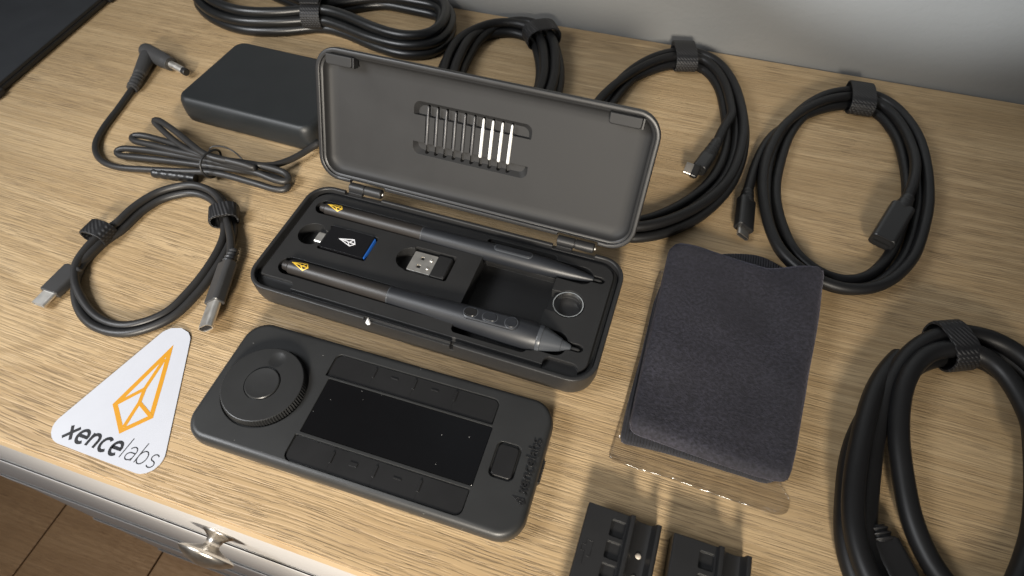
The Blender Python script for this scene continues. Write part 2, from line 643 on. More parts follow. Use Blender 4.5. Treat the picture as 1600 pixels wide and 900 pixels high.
def wall_paint():
    m, nt, b = newmat('wall_paint')
    vec = mapped(nt, (1, 1, 1))
    n = noise_tex(nt, vec, 9, 4)
    n2 = noise_tex(nt, vec, 260, 3)
    nt.links.new(mixc(nt, n, (0.15, 0.152, 0.15), (0.185, 0.188, 0.184)), b.inputs['Base Color'])
    b.inputs['Roughness'].default_value = 0.5
    nt.links.new(bump(nt, n2, 0.3, 0.0006), b.inputs['Normal'])
    return m
WALL = wall_paint()

def strap_mat():
    m, nt, b = newmat('woven_strap')
    vec = mapped(nt, (1, 1, 1))
    def wave(d, sc):
        w = N(nt, 'ShaderNodeTexWave', wave_type='BANDS', bands_direction=d)
        w.inputs['Scale'].default_value = sc
        w.inputs['Distortion'].default_value = 0.6
        nt.links.new(vec, w.inputs['Vector'])
        return w.outputs['Color']
    h = math_n(nt, 'MULTIPLY', wave('DIAGONAL', 230), wave('Z', 210))
    nt.links.new(mixc(nt, h, (0.005, 0.005, 0.006), (0.030, 0.030, 0.032)), b.inputs['Base Color'])
    b.inputs['Roughness'].default_value = 0.55
    nt.links.new(bump(nt, h, 0.8, 0.0004), b.inputs['Normal'])
    return m
STRAP = strap_mat()

def fabric_mat(name, ca, cb, rib=False):
    m, nt, b = newmat(name)
    vec = mapped(nt, (1, 1, 1))
    n1 = noise_tex(nt, vec, 620, 3, 0.65)
    n2 = noise_tex(nt, vec, 38, 4)
    nr = N(nt, 'ShaderNodeMapRange', clamp=True)
    nt.links.new(n1, nr.inputs[0])
    nr.inputs[1].default_value = 0.36
    nr.inputs[2].default_value = 0.68
    c = mixc(nt, nr.outputs[0], ca, cb)
    c = mixc(nt, n2, c, tuple(0.8 * v for v in ca))
    nt.links.new(c, b.inputs['Base Color'])
    b.inputs['Roughness'].default_value = 0.85
    b.inputs['Sheen Weight'].default_value = 0.15
    b.inputs['Sheen Roughness'].default_value = 0.4
    b.inputs['Sheen Tint'].default_value = (0.75, 0.72, 0.9, 1)
    h = n1
    if rib:
        w = N(nt, 'ShaderNodeTexWave', wave_type='BANDS', bands_direction='X')
        w.inputs['Scale'].default_value = 230
        w.inputs['Distortion'].default_value = 0.5
        nt.links.new(vec, w.inputs['Vector'])
        h = w.outputs['Color']
    nt.links.new(bump(nt, h, 0.7, 0.0009), b.inputs['Normal'])
    return m
FABRIC = fabric_mat('glove_fabric', (0.008, 0.0075, 0.012), (0.040, 0.038, 0.055))
CUFF = fabric_mat('glove_cuff', (0.012, 0.012, 0.015), (0.030, 0.030, 0.036), True)

def film_mat():
    m, nt, b = newmat('clear_film')
    out = nt.nodes['Material Output']
    vec = mapped(nt, (1, 1, 1))
    n = noise_tex(nt, vec, 45, 2, 0.5, 1.2)
    nrm = bump(nt, n, 0.5, 0.002)
    tr = N(nt, 'ShaderNodeBsdfTransparent')
    tr.inputs[0].default_value = (0.985, 0.985, 0.985, 1)
    gl = N(nt, 'ShaderNodeBsdfGlossy')
    gl.inputs['Roughness'].default_value = 0.14
    nt.links.new(nrm, gl.inputs['Normal'])
    fr = N(nt, 'ShaderNodeFresnel')
    fr.inputs[0].default_value = 1.5
    nt.links.new(nrm, fr.inputs['Normal'])
    f = math_n(nt, 'MULTIPLY_ADD', fr.outputs[0], 0.30)
    f.node.inputs[2].default_value = 0.03
    mx = N(nt, 'ShaderNodeMixShader')
    nt.links.new(f, mx.inputs[0])
    nt.links.new(tr.outputs[0], mx.inputs[1])
    nt.links.new(gl.outputs[0], mx.inputs[2])
    nt.links.new(mx.outputs[0], out.inputs['Surface'])
    return m
FILM = film_mat()

# ------------------------------------------------------------------ the setting
YB, YF, XL, XR = 443.4, 26.5, -577.0, 640.0
YD = 33.0                      # plane of the drawer fronts, under a small overhang
FLOOR_Z = -720.0
wall = obj('wall', box(-1500, 1500, YB + 3, YB + 60, FLOOR_Z, 720), WALL, kind='structure')
floor = obj('floor', box(-1600, 1400, -900, YB, FLOOR_Z - 30, FLOOR_Z - 9), HOLE, kind='structure')
pm = None
for i in range(-2, 9):
    # boards run roughly away from the dresser
    y0 = -700 + 0
    x0 = -1560 + (i + 2) * 196
    g = box(0, 193, 0, 1130, 0, 8.6, 0.8)
    if pm is None:
        o = obj('plank', g, FLOORW, floor)
        pm = o
    else:
        o = pm.copy()
        COL.objects.link(o)
    o.location = Vector((x0, y0, FLOOR_Z - 9)) * S

# dresser
dr = thing('dresser', 'grey painted dresser with pale oak top holding all the gadgets', 'dresser', ((XL + XR) / 2, (YB + YF) / 2, FLOOR_Z))
top = obj('table_top', box(XL - 4, XR + 4, YF, YB, -17.5, 0, 0.7), OAK, dr, auto=40, world=True)
edge = obj('edge_band', box(XL - 3, XR + 3, YF - 0.5, YF - 0.03, -17.0, -0.75), OAK_EDGE, top, world=True)
obj('side_panel', box(XL, XL + 18, YD + 19.2, YB - 4, FLOOR_Z, -17.6, 1.0), DRAWER, dr, auto=40, world=True)
obj('side_panel', box(XR - 18, XR, YD + 19.2, YB - 4, FLOOR_Z, -17.6, 1.0), DRAWER, dr, auto=40, world=True)
obj('back_panel', box(XL + 18.1, XR - 18.1, YB - 12, YB - 5, FLOOR_Z + 60, -17.6), DRAWER, dr, world=True)
obj('rail', box(XL, XR, YD + 0.9, YD + 19.0, -38, -17.6, 1.5), DRAWER, dr, auto=40, world=True)
zt = -40.0
for k in range(4):
    zb = zt - 160
    f_ = obj('drawer_front', box(XL + 4, XR - 4, YD, YD + 19, zb, zt, 2.2), DRAWER, dr, auto=40, world=True)
    obj('moulding', box(XL + 14, XR - 14, YD - 2.2, YD - 0.05, zb + 10, zb + 26, 1.0), DRAWER, f_, auto=40, world=True)
    if k == 0:
        for X in (-204.0, 330.0):
            kn = obj('knob', lathe([(-0.5, 10.0), (1.2, 10.2), (2.2, 8.2), (4, 5.6), (7, 4.6), (9, 5.6), (10.5, 9.5), (12.0, 14.5), (13.3, 17.8), (14.2, 18.2), (16, 16.2), (18.5, 10.5), (20, 4.0), (20.3, 0.3)],
                     48, frame((X, YD, -131), (0, -1, 0))), PEWTER, f_, smooth=True, world=True)
    zt = zb - 6
obj('plinth', box(XL + 20, XR - 20, YD + 24, YD + 40, FLOOR_Z, zt), DRAWER, dr, world=True)

# tablet on the left end of the top
CA = frame(px(0, 152, 0), px(177, 0, 0) - px(0, 152, 0))      # x along its right edge, y to its left
tb = thing('pen_tablet', 'flat dark grey tablet lying on the back left end of the oak top', 'tablet', CA @ Vector((95, 70, 0)))
obj('top_plate', xf(plate(205, 150, 9, [(0, 4.4), (0, 6.0), (0.3, 6.6), (1.0, 6.9)], 98, 76.2, 6), CA), CABINET_M, tb, auto=40, world=True)
obj('lower_shell', xf(plate(206, 152, 9, [(1.5, 0.2), (0.3, 1.0), (0, 2.2), (0, 3.6), (0.4, 4.35)], 98, 76.2, 6), CA), BLACK, tb, auto=40, world=True)
for q in (2.0, 139.0):
    obj('edge_clip', xf(box(q - 7, q + 3, -2.4, 0.6, 0.6, 4.6, 0.8), CA), BLACK, tb, auto=40, world=True)

# ------------------------------------------------------------------ pen case
CX, CY, CROT = -94.0, 166.0, math.radians(-1.2)
CW, CD, CH = 186.4, 77.4, 17.0
case = thing('pen_case', 'open black plastic pen case with hinged lid raised and moulded tray', 'pen case', (CX, CY, 0), CROT)
base = obj('base', plate(CW, CD, 13, [(4.5, 0), (2.2, 0.6), (0.9, 3.5), (0.1, 8), (0, 12), (0, 16.0), (0.25, 16.7), (0.8, 17.0), (1.8, 17.0), (2.2, 16.7), (2.4, 16.2), (2.4, 2.0)], n=10), CASE_M, case, smooth=True)
# the rim dips where the hinges and the front catch sit
boolean(base, [box(-73.5, -50, 34, 45, 14.6, 19), box(52, 75.5, 34, 45, 14.6, 19), box(23, 25, -40, -35, 12.5, 19), box(-22.5, 23, -39.5, -37.2, 15.6, 19)])
sharpen(base, 40)
TT = 15.4
tray = obj('tray', plate(CW, CD, 13, [(2.7, 2.2), (2.7, 13.2), (4.6, 13.3), (4.9, 14.9), (5.4, TT)], n=10), TRAY_M, case)

def capsule(x0, x1, y, r, z0, z1):
    return loft([rr(x1 - x0, 2 * r, r, (x0 + x1) / 2, y, 8, z) for z in (z0, z1)])
def pocket(x0, x1, y0, y1, r, z0, z1=20):
    return loft([rr(x1 - x0, y1 - y0, r, (x0 + x1) / 2, (y0 + y1) / 2, 5, z) for z in (z0, z1)])

cuts = [
    capsule(-84.6, 30, 23.2, 5.0, 8.2, 20), capsule(18, 78, 23.2, 5.6, 8.0, 20), capsule(70, 84.4, 22.9, 2.1, 11.2, 20),
    pocket(17.4, 56.8, 20, 31.8, 2.2, 8.4),
    capsule(-81.6, 30, -20.4, 5.6, 8.0, 20), capsule(17, 66, -20.4, 8.3, 5.6, 20), pocket(50, 76, -27.2, -13.8, 5, 6.3), capsule(70, 84, -20.0, 2.2, 11.2, 20),
    pocket(19.8, 58.4, -30.7, -14, 2.6, 5.8),
    pocket(18.9, 60.0, -14.5, 22, 0.8, 4.2),
    pocket(-68.6, -39.6, -5.0, 12.4, 1.2, 8.6), disc(-76.0, 3.2, [(8.4, 7.6), (20, 7.6)], 40), pocket(-76, -64, -1.4, 7.8, 0.6, 8.5),
    pocket(-18.0, 6.2, -3.6, 13.4, 1.2, 9.4), disc(-17.6, 4.6, [(9.2, 7.4), (20, 7.4)], 40),
    disc(70.2, 3.4, [(13.4, 8.3), (20, 8.3)], 56), disc(70.2, 3.4, [(11.2, 6.9), (20, 6.9)], 56), pocket(57, 65.5, -3.2, 9.6, 0.8, 9.3),
    pocket(-95, -67.2, -45, -29.4, 2.6, 13.0), pocket(67.6, 84.5, -45, -28.6, 3.2, 13.0),
]
boolean(tray, cuts)
sharpen(tray, 40)
# small white mark on the front catch
mk = xf(logo(0.16, 0, 0.25), frame((-19.8, -38.85, 14.2), (1, 0, 0), (0, -1, 0.2)) @ Matrix.Scale(3.6, 4))
obj('catch_mark', mk, PRINTW, case)
# hinges
for x0, x1 in ((-72.0, -51.5), (53.5, 74.0)):
    mm = frame((x0, 41.2, 17.4), (1, 0, 0))
    L = x1 - x0
    h_ = obj('hinge', lathe([(0, 2.2), (0.3, 2.75), (L * .46, 2.75), (L * .47, 2.35), (L * .49, 2.35), (L * .5, 2.75), (L - .8, 2.75), (L - .3, 2.4), (L, 1.6)], 24, mm), CASE_M, case, auto=35)
    obj('hinge_pin', lathe([(L - .1, 1.1), (L + .7, 1.0), (L + 1.0, 0.5)], 16, mm), STEEL, h_, smooth=True)
    obj('hinge_leaf', box(x0 + 0.5, x0 + L * .45, 37.0, 41.0, 14.9, 17.2, 0.4), CASE_M, h_, auto=40)

# lid: its own plane leaning back on the hinges
TH = math.radians(66.8)
LM = Matrix(((1, 0, 0, 0), (0, math.cos(TH), -math.sin(TH), 42.2), (0, math.sin(TH), math.cos(TH), 17.2), (0, 0, 0, 1)))
LW, LD = 186.0, 73.6
lcy = 1.3 + LD / 2
prof = [(9.5, -11.0), (6.5, -10.8), (3.6, -9.6), (1.4, -7.2), (0.4, -4.5), (0.0, -1.8), (0.0, -0.9), (0.35, -0.25), (1.0, 0.0), (2.0, 0.0), (2.5, -0.3), (2.6, -1.4), (3.4, -1.5), (3.9, -1.9), (4.2, -3.0), (4.8, -4.3), (6.0, -5.3), (8.2, -5.9), (11.0, -6.0)]
PZ = -6.0
lid = obj('lid', plate(LW, LD, 13, prof, 0, lcy, 10), LID_M, case)
nibx = [-29.0 + 5.25 * i for i in range(10)]
def scoop(x0, x1, y0, y1, r, flat):
    # a shallow tray with sloping ends; the side towards the middle stays upright
    a, b = (0, 2.4) if flat == 'low' else (2.4, 0)
    top = rr(x1 - x0, y1 - y0, r, (x0 + x1) / 2, (y0 + y1) / 2, 5, PZ + 0.02)
    hi = [Vector((v.x, v.y, 3)) for v in top]
    lo = rr(x1 - x0 - 4.0, y1 - y0 - 2.4, r, (x0 + x1) / 2, (y0 + a + y1 - b) / 2, 5, PZ - 2.8)
    return loft([lo, top, hi])
lc = [scoop(-37.2, 29.2, 47.9, 55.4, (0.4, 0.4, 3.8, 3.8), 'low'), scoop(-37.0, 29.6, 26.2, 33.2, (3.8, 3.8, 0.4, 0.4), 'high')]
lc += [loft([rr(2.3, 27.0, 1.1, x, 40.5, 4, z) for z in (PZ - 4.2, 3)]) for x in nibx]
lc += [pocket(-73, -50.5, -5, 3.6, 0.6, -4, 6), pocket(52.5, 75, -5, 3.6, 0.6, -4, 6)]
boolean(lid, lc)
sharpen(lid, 32)
lid.data.materials.append(CASE_M)
for pl_ in lid.data.polygons:
    c_ = pl_.center / S
    if c_.z > -1.75 or max(abs(c_.x) - (LW / 2 - 2.4), abs(c_.y - lcy) - (LD / 2 - 2.4)) > 0: pl_.material_index = 1
lid.data.transform(Matrix.Translation(LM.translation * S) @ LM.to_3x3().to_4x4())
for x0, x1 in ((-85.6, -70.0), (67.0, 83.0)):
    obj('lid_tab', xf(plate(x1 - x0, 5.6, (1.6, 1.6, 0.4, 0.4), [(0, -5.8), (0, 0.6), (0.3, 1.2), (0.8, 1.4)], (x0 + x1) / 2, 69.0, 5), LM), LID_M, lid, auto=40)
    obj('tab_catch', xf(box(x1 + 0.1, x1 + 1.0, 66.2, 71.6, -4, 0.9), LM), CASE_M, lid)

# nibs in the lid
CM = Matrix.Translation((CX, CY, 0)) @ Matrix.Rotation(CROT, 4, 'Z')
for i, x in enumerate(nibx):
    g_, w_ = i < 6, i >= 6
    r = 0.80 if g_ else 0.92
    prof_n = [(0, r * .5), (0.4, r * .95), (1.0, r), (15.8, r), (16.2, r * .74), (20.2, r * .70), (21.0, r * .5), (21.3, r * .15)]
    n_ = obj('pen_nib', lathe(prof_n, 12), NIB_G if g_ else NIB_W, smooth=True)
    m = CM @ LM @ Matrix.Translation((x, 32.2, PZ - (0.55 if g_ else 0.3))) @ Matrix.Rotation(math.radians(90), 4, 'Z')
    m.translation = m.translation * S
    n_.matrix_world = m
    nth = ('first', 'second', 'third', 'fourth', 'fifth', 'sixth')
    if g_: props(n_, 'thin dark grey spare nib in the lid, %s counting from the white nibs' % nth[5 - i], 'pen nib', 'dark nibs in the lid')
    else: props(n_, 'bright white spare nib in the lid, %s counting from the dark nibs' % nth[i - 6], 'pen nib', 'white nibs in the lid')

def incase(p):
    return CM @ Vector(p)

# ------------------------------------------------------------------ pens
def pen(name, label, y, z, prof_back, prof_front, cone, tip, tailx, seam):
    t = thing(name, label, 'pen', incase((tailx, y, z - 4)), CROT)
    mm = frame((0 - tailx, 0, 4), (1, 0, 0))
    b_ = obj('rear_barrel', lathe(prof_back, 40, mm), PEN_BACK, t, auto=50)
    f_ = obj('front_barrel', lathe(prof_front, 40, mm), PEN_M, t, auto=50)
    obj('seam_ring', lathe([(seam - .25, prof_front[0][1] * 1.004), (seam + .25, prof_front[0][1] * 1.004)], 40, mm), PEN_CONE, t, smooth=True)
    if cone: obj('front_cone', lathe(cone, 40, mm), PEN_CONE, t, auto=30)
    obj('nib', lathe(tip, 16, mm), HOLE, t, smooth=True)
    return t, mm, b_, f_

p1, m1, b1, f1 = pen('slim_pen', 'slim black stylus with one long rocker button lying beside the lid hinges', 23.2, 14.6,
    [(-81.9, 1.0), (-81.5, 2.2), (-79.5, 2.6), (-78.6, 2.6), (-78.4, 3.3), (-77.6, 3.75), (-60, 3.95), (-18.2, 4.35)],
    [(-18.0, 4.4), (0, 4.75), (25, 5.15), (45, 5.1), (56, 4.6), (66, 3.6), (73, 2.55), (78.0, 1.5), (78.5, 1.1)],
    None, [(78.4, 0.75), (82.0, 0.7), (82.8, 0.4)], -81.9, -18.1)
p2, m2, b2, f2 = pen('thick_pen', 'thick black stylus with three buttons lying along the front of the case', -20.4, 14.8,
    [(-79.2, 1.2), (-78.8, 2.5), (-76.5, 2.9), (-75.6, 2.9), (-75.4, 3.6), (-74.4, 4.1), (-55, 4.3), (-17.2, 4.8)],
    [(-17.0, 4.85), (0, 5.3), (18, 6.1), (35, 7.0), (50, 7.5), (58, 7.45), (61.8, 7.0)],
    [(61.8, 7.0), (62.2, 7.15), (63.8, 7.0), (64.0, 6.7), (73.4, 3.3), (73.6, 3.0), (77.6, 1.6), (78.2, 1.1)], [(78.1, 0.85), (81.9, 0.8), (82.7, 0.4)], -79.2, -17.1)

def on_pen(m_, x, r, tilt, slope):
    """frame on a pen's skin: x along the pen, z outwards"""
    return m_ @ Matrix.Translation((x, 0, 0)) @ Matrix.Rotation(tilt, 4, 'X') @ Matrix.Translation((0, 0, r)) @ Matrix.Rotation(slope, 4, 'Y')

q = on_pen(m1, 34.2, 4.75, math.radians(-6), -0.005)
bt = obj('button_bezel', xf(plate(21.6, 4.6, 2.3, [(0, -1.2), (0, 0.35), (0.25, 0.55), (0.5, 0.55)], n=6), q), PEN_CONE, p1, auto=40)
obj('rocker_button', xf(plate(20.2, 3.4, 1.7, [(0, 0), (0, 0.75), (0.3, 0.95), (0.8, 1.0)], n=6), q), PEN_M, bt, auto=40)
q = on_pen(m2, 37.6, 6.8, math.radians(3), math.radians(-2.6))
bz = obj('button_bezel', xf(plate(29, 7.0, 3.5, [(0, -2.5), (0, 0.1), (0.5, 0.5), (1.0, 0.5)], n=8), q), PEN_M, p2, auto=40)
for x, w, d_ in ((-10.2, 6.6, 4.8), (-0.2, 7.0, 4.4), (10.6, 5.6, 5.6)):
    obj('button', xf(plate(w, d_, min(w, d_) / 2 - .05, [(0, 0), (0, 0.8), (0.25, 1.05), (0.9, 1.0)], x, 0, 7), q), PEN_M if x > -5 else KEY_M, bz, auto=40)
    obj('button_ring', xf(loft([rr(w + 2 * o_, d_ + 2 * o_, min(w, d_) / 2 + o_ - .05, x, 0, 7, z_) for o_, z_ in ((0.05, 0.3), (0.05, 0.62), (0.3, 0.66), (0.5, 0.52))], False, False), q), PEN_CONE, bz, smooth=True)

def pen_logo(t, m_, x, r, size):
    g = logo(0.055, 0, 0.01)
    V = []
    for v in g[0]:                # wrap the print round the barrel
        ax = x + (1 - v.y) * size
        ang = math.radians(4) + (-v.x * size) / r * -1.0
        rad = r + 0.06 + v.z * 4
        V.append(m_ @ Vector((ax, rad * math.sin(ang) , rad * math.cos(ang))))
    obj('logo', (V, g[1]), YELLOW, t)
pen_logo(p1, m1, -76.0, 3.86, 8.8)
pen_logo(p2, m2, -72.4, 4.22, 9.2)

# ------------------------------------------------------------------ dongle, receiver, ring
dg_ = thing('usb_adapter', 'glossy black adapter with metal plug and thin blue socket edge in the tray', 'usb adapter', incase((-54, 3.7, 8.6)), CROT)
obj('body', box(-13.4, 12.6, -7.8, 7.9, 0.1, 7.9, 0.5), CHIP_M, dg_, auto=40)
obj('socket_edge', box(12.62, 13.1, -6.9, 7.0, 3.2, 7.0), BLUE, dg_)
obj('plug', loft([rr(0.001 + 3.0, 7.6, 1.3, 0, 0, 6, 0)] and [[Vector((x, v.y, v.x + 3.9)) for v in rr(3.0 - 2 * i, 7.6 - 2 * i, 1.35, 0, 0, 6)] for x, i in ((-13.4, 0), (-19.6, 0), (-19.9, .25))]), STEEL, dg_, auto=40)
obj('collar', box(-14.3, -13.42, -6.8, 6.9, 0.4, 7.4, 0.3), BLACK, dg_, auto=40)
lg = xf(logo(0.05, 0, 0.02), Matrix.Translation((-5.2, 0.2, 7.93)) @ Matrix.Rotation(math.radians(90), 4, 'Z') @ Matrix.Translation((0, -1, 0)) if False else Matrix.Translation((4.8, 0.3, 7.93)) @ Matrix.Rotation(math.radians(90), 4, 'Z') @ Matrix.Scale(9.6, 4))
obj('logo', lg, PRINTW, dg_)

rc = thing('usb_receiver', 'tiny black wireless receiver with bright metal plug in the tray', 'usb receiver', incase((-6, 4.7, 9.4)), CROT)
sh = obj('plug', box(-11.2, 2.2, -6.5, 6.6, 0.3, 5.0, 0.3), STEEL, rc)
boolean(sh, [box(-6.6, -4.4, -3.9, -1.5, 4.2, 7), box(-6.6, -4.4, 1.7, 4.1, 4.2, 7), box(-12, -9.9, -5.9, 6.0, 0.9, 4.4)])
sharpen(sh, 35)
obj('hole', box(-6.5, -4.5, -3.8, -1.6, 3.9, 4.25), HOLE, sh)
obj('hole', box(-6.5, -4.5, 1.8, 4.0, 3.9, 4.25), HOLE, sh)
for yy in (-2.7, 2.9):
    obj('dimple', disc(-0.4, yy, [(4.95, 1.05), (5.25, 0.9), (5.35, 0.3)], 20), STEEL, sh, smooth=True)
obj('cap', box(2.25, 10.6, -7.2, 7.4, 0.1, 5.8, 0.7), BLACK, rc, auto=40)
obj('cap_ridge', box(9.0, 10.2, -6.4, 6.6, 5.7, 6.3, 0.2), BLACK, rc, auto=40)

ring_p = []
for i in range(61):
    a = math.radians(14 + 332 * i / 60)
    ring_p.append((7.5 * math.cos(a), 7.5 * math.sin(a), 0))
rg = obj('nib_removal_ring', join(loft([[Vector((r * math.cos(math.radians(-8 + 344 * j / 70)), r * math.sin(math.radians(-8 + 344 * j / 70)), z)) for j in range(71)] for r, z in ((7.15, 0), (7.75, 0), (7.85, 0.2), (7.85, 1.5), (7.75, 1.7), (7.25, 1.7), (7.15, 1.5))], False, False, True)), CHROME, None, auto=40)
# open the seam left by the closed loft: remove the closing strip
bm = bmesh.new()
bm.from_mesh(rg.data)
kill = [f for f in bm.faces if max((a.co - b.co).length for a in f.verts for b in f.verts) > 0.0065]
bmesh.ops.delete(bm, geom=kill, context='FACES')
bm.to_mesh(rg.data)
bm.free()
m = CM @ Matrix.Translation((70.2, 3.4, 13.45)) @ Matrix.Rotation(math.radians(-12), 4, 'Z')
m.translation *= S
rg.matrix_world = m
props(rg, 'small split steel ring for pulling nibs, set in a round cup of the tray', 'ring')

# ------------------------------------------------------------------ shortcut remote
QX, QY, QROT = -92.85, 83.55, math.radians(0.3)
rm = thing('shortcut_remote', 'flat black shortcut remote with round dial, dark screen and key rows', 'remote control', (QX, QY, 0), QROT)
body = obj('body', plate(157.8, 63.3, 11.5, [(3.2, 0.6), (1.6, 1.0), (0.5, 2.6), (0.05, 5.0), (0, 7.5), (0.25, 9.6), (0.9, 11.0), (1.9, 11.7), (3.2, 12.0)], n=12), REMOTE_M, rm)
DX, DY = -53.4, -0.8
boolean(body, [
    pocket(-29.6, 53.0, 13.0, 25.4, (0.4, 0.4, 3.2, 3.2), 10.6), pocket(-28.4, 53.2, -28.5, -16.6, (3.2, 3.2, 0.4, 0.4), 10.6),
    pocket(-27.2, 53.6, -15.2, 12.0, 0.5, 10.6), pocket(57.8, 69.0, -9.0, 7.2, 2.6, 10.4), disc(DX, DY, [(10.9, 20.0), (20, 20.0)], 72)])
sharpen(body, 35)
scr = obj('screen', plate(80.4, 26.8, 0.4, [(0, 10.7), (0, 11.85), (0.08, 11.92)], 13.2, -1.6, 3), GLASS_M, rm)
for row, (y0, y1) in enumerate(((13.5, 24.9), (-28.0, -17.1))):
    xs = [-28.9, -8.2, 12.1, 32.4, 52.5] if row == 0 else [-27.8, -8.2, 12.1, 32.4, 52.7]
    for k in range(4):
        r4 = [0.05] * 4
        if row == 0 and k == 0: r4[3] = 2.8
        if row == 0 and k == 3: r4[2] = 2.8
        if row == 1 and k == 0: r4[0] = 2.8
        if row == 1 and k == 3: r4[1] = 2.8
        x0, x1 = xs[k] + 0.02, xs[k + 1] - 0.02
        kk = obj('key', plate(x1 - x0, y1 - y0, tuple(r4), [(0, 10.65), (0, 11.4)], (x0 + x1) / 2, (y0 + y1) / 2, 5), KEY_M, rm, auto=40)
        yc = (y0 + y1) / 2 + (1.0 if row else 2.0)
        if k: obj('key_divider', box(xs[k] - 0.55, xs[k] + 0.55, yc - 2.6, yc + 2.6, 11.38, 11.95, 0.25), KEY_M, kk, auto=40)
        if k in (1, 2): obj('key_mark', box((x0 + x1) / 2 - 1.8, (x0 + x1) / 2 + 1.8, yc - (0.9 if k == 1 and row else 0.35), yc + (0.9 if k == 1 and row else 0.35), 11.38, 11.8, 0.1), KEY_M, kk)
# dial
NT = 192
dial = obj('dial', disc(DX, DY, [(10.95, 18.4), (11.2, 19.2), (11.4, 19.4), (15.0, 18.9), (15.4, 18.75), (15.6, 18.5), (15.7, 18.3), (15.72, 18.1), (15.72, 12), (15.72, 9.0)], NT, [0, 0.3, 0.55, 0.55, 0.3, 0, 0, 0, 0, 0]), DIAL_M, rm)
sph = []
for i in range(25):
    a = math.radians(-90 + 180 * i / 24)
    sph.append((13.0 * math.sin(a), max(13.0 * math.cos(a), 0.02)))
boolean(dial, [disc(DX, DY, [(15.2, 8.35), (20, 8.35)], 64), xf(lathe(sph, 48), Matrix.Translation((DX + 0.2, DY + 13.0, 28.05)) @ ZUP)])
sharpen(dial, 30)
obj('dial_button', disc(DX, DY, [(15.25, 7.9), (16.0, 7.9), (16.3, 7.6), (16.35, 7.3), (16.2, 6.6), (16.1, 4), (16.05, 0.1)], 64), DIAL_M, dial, auto=35)
bt = obj('side_button', plate(9.2, 14.2, 1.8, [(0, 10.45), (0, 11.5), (0.3, 11.85), (0.9, 11.9)], 63.4, -0.9, 5), KEY_M, rm, auto=40)
tx, tw = wordmark(0, 0.05, 0.24, 0.13)
sc_ = 25.0 / tw
mt = Matrix.Translation((76.0, -12.2, 11.9)) @ Matrix.Rotation(math.radians(90), 4, 'Z') @ Matrix.Diagonal((sc_, sc_ * 1.12, 11, 1))
obj('wordmark', xf(tx, mt), KEY_M, rm)
obj('logo', xf(logo(0.10, 0, 0.05), Matrix.Translation((76.5, -15.2, 11.9)) @ Matrix.Rotation(math.radians(78), 4, 'Z') @ Matrix.Diagonal((5.2, 5.2, 6, 1))), KEY_M, rm)
pw = obj('switch', box(78.3, 79.3, -4.5, 6.5, 4.2, 8.4, 0.3), BLACK, rm, auto=40)
for i in range(9):
    obj('switch_ridge', box(79.2, 79.75, -4.0 + i * 1.15, -3.5 + i * 1.15, 4.6, 8.0, 0.1), BLACK, pw)

# ------------------------------------------------------------------ sticker
e1 = (px(255.5, 523), px(94, 658))
e2 = (px(97, 696), px(213, 740))
e3 = (px(295.5, 544), px(257.5, 718))
def isect(a, b):
    p, q_ = a
    r, s_ = b
    d1, d2 = q_ - p, s_ - r
    k = ((r.x - p.x) * d2.y - (r.y - p.y) * d2.x) / (d1.x * d2.y - d1.y * d2.x)
    return p + d1 * k
A, B_, C_ = isect(e1, e3), isect(e1, e2), isect(e2, e3)
cent = (A + B_ + C_) / 3
def fillet(T, rads, n=8):
    out = []
    m = len(T)
    for i in range(m):
        p, a, b = T[i], (T[i - 1] - T[i]).normalized(), (T[(i + 1) % m] - T[i]).normalized()
        half = a.angle(b) / 2
        bis = (a + b).normalized()
        c = p + bis * (rads[i] / math.sin(half))
        s0 = p + a * (rads[i] / math.tan(half))
        s1 = p + b * (rads[i] / math.tan(half))
        v0, v1 = s0 - c, s1 - c
        for j in range(n + 1):
            out.append(c + v0.lerp(v1, j / n).normalized() * rads[i])
    return out
tri = fillet([A, B_, C_], (8.5, 8.0, 8.0))
# densify
dense = []
for i, p_ in enumerate(tri):
    q_ = tri[(i + 1) % len(tri)]
    k = max(1, int((q_ - p_).length / 3))
    dense += [p_.lerp(q_, j / k) for j in range(k)]
e1d = (e1[1] - e1[0]).normalized()
e1n = Vector((-e1d.y, e1d.x, 0))
if e1n.dot(cent - A) < 0: e1n = -e1n
def stz(x, y):
    d_ = (Vector((x, y, 0)) - e1[0]).dot(e1n)      # the sheet curls up along its long left edge
    return 0.25 + 1.5 * max(0, 1 - d_ / 26) ** 2
st = thing('sticker', 'white rounded triangle sticker with orange diamond outline logo above black lettering', 'sticker', (cent.x, cent.y, 0))
rings = []
for lvl, sc in ((0, 0.05), (0, .3), (0, .55), (0, .78), (0, .92), (0, 1.0), (1, 1.0), (1, .92), (1, .78), (1, .55), (1, .3), (1, 0.05)):
    rr_ = []
    for v in dense:
        q_ = cent + (v - cent) * sc
        rr_.append(Vector((q_.x, q_.y, stz(q_.x, q_.y) + 0.22 * lvl)))
    rings.append(rr_)
obj('sheet', loft(rings), WHITE, st, auto=50, world=True)
def zp(x, y):
    x_, y_ = x / 2.25, 500 + y / 2.25
    return px(x_, y_)
tip, lf, ft, rt = zp(600, 112), zp(408, 299), zp(428, 391), zp(533, 342)
ja, jb = zp(511, 244), zp(492, 292)
zlift = lambda x, y: stz(x, y) + 0.24
def sub(P, closed=False):
    out = []
    n = len(P)
    for i in range(n if closed else n - 1):
        a, b = P[i], P[(i + 1) % n]
        for j in range(6): out.append(a.lerp(b, j / 6))
    if not closed: out.append(P[-1])
    return out
lw = 2.15
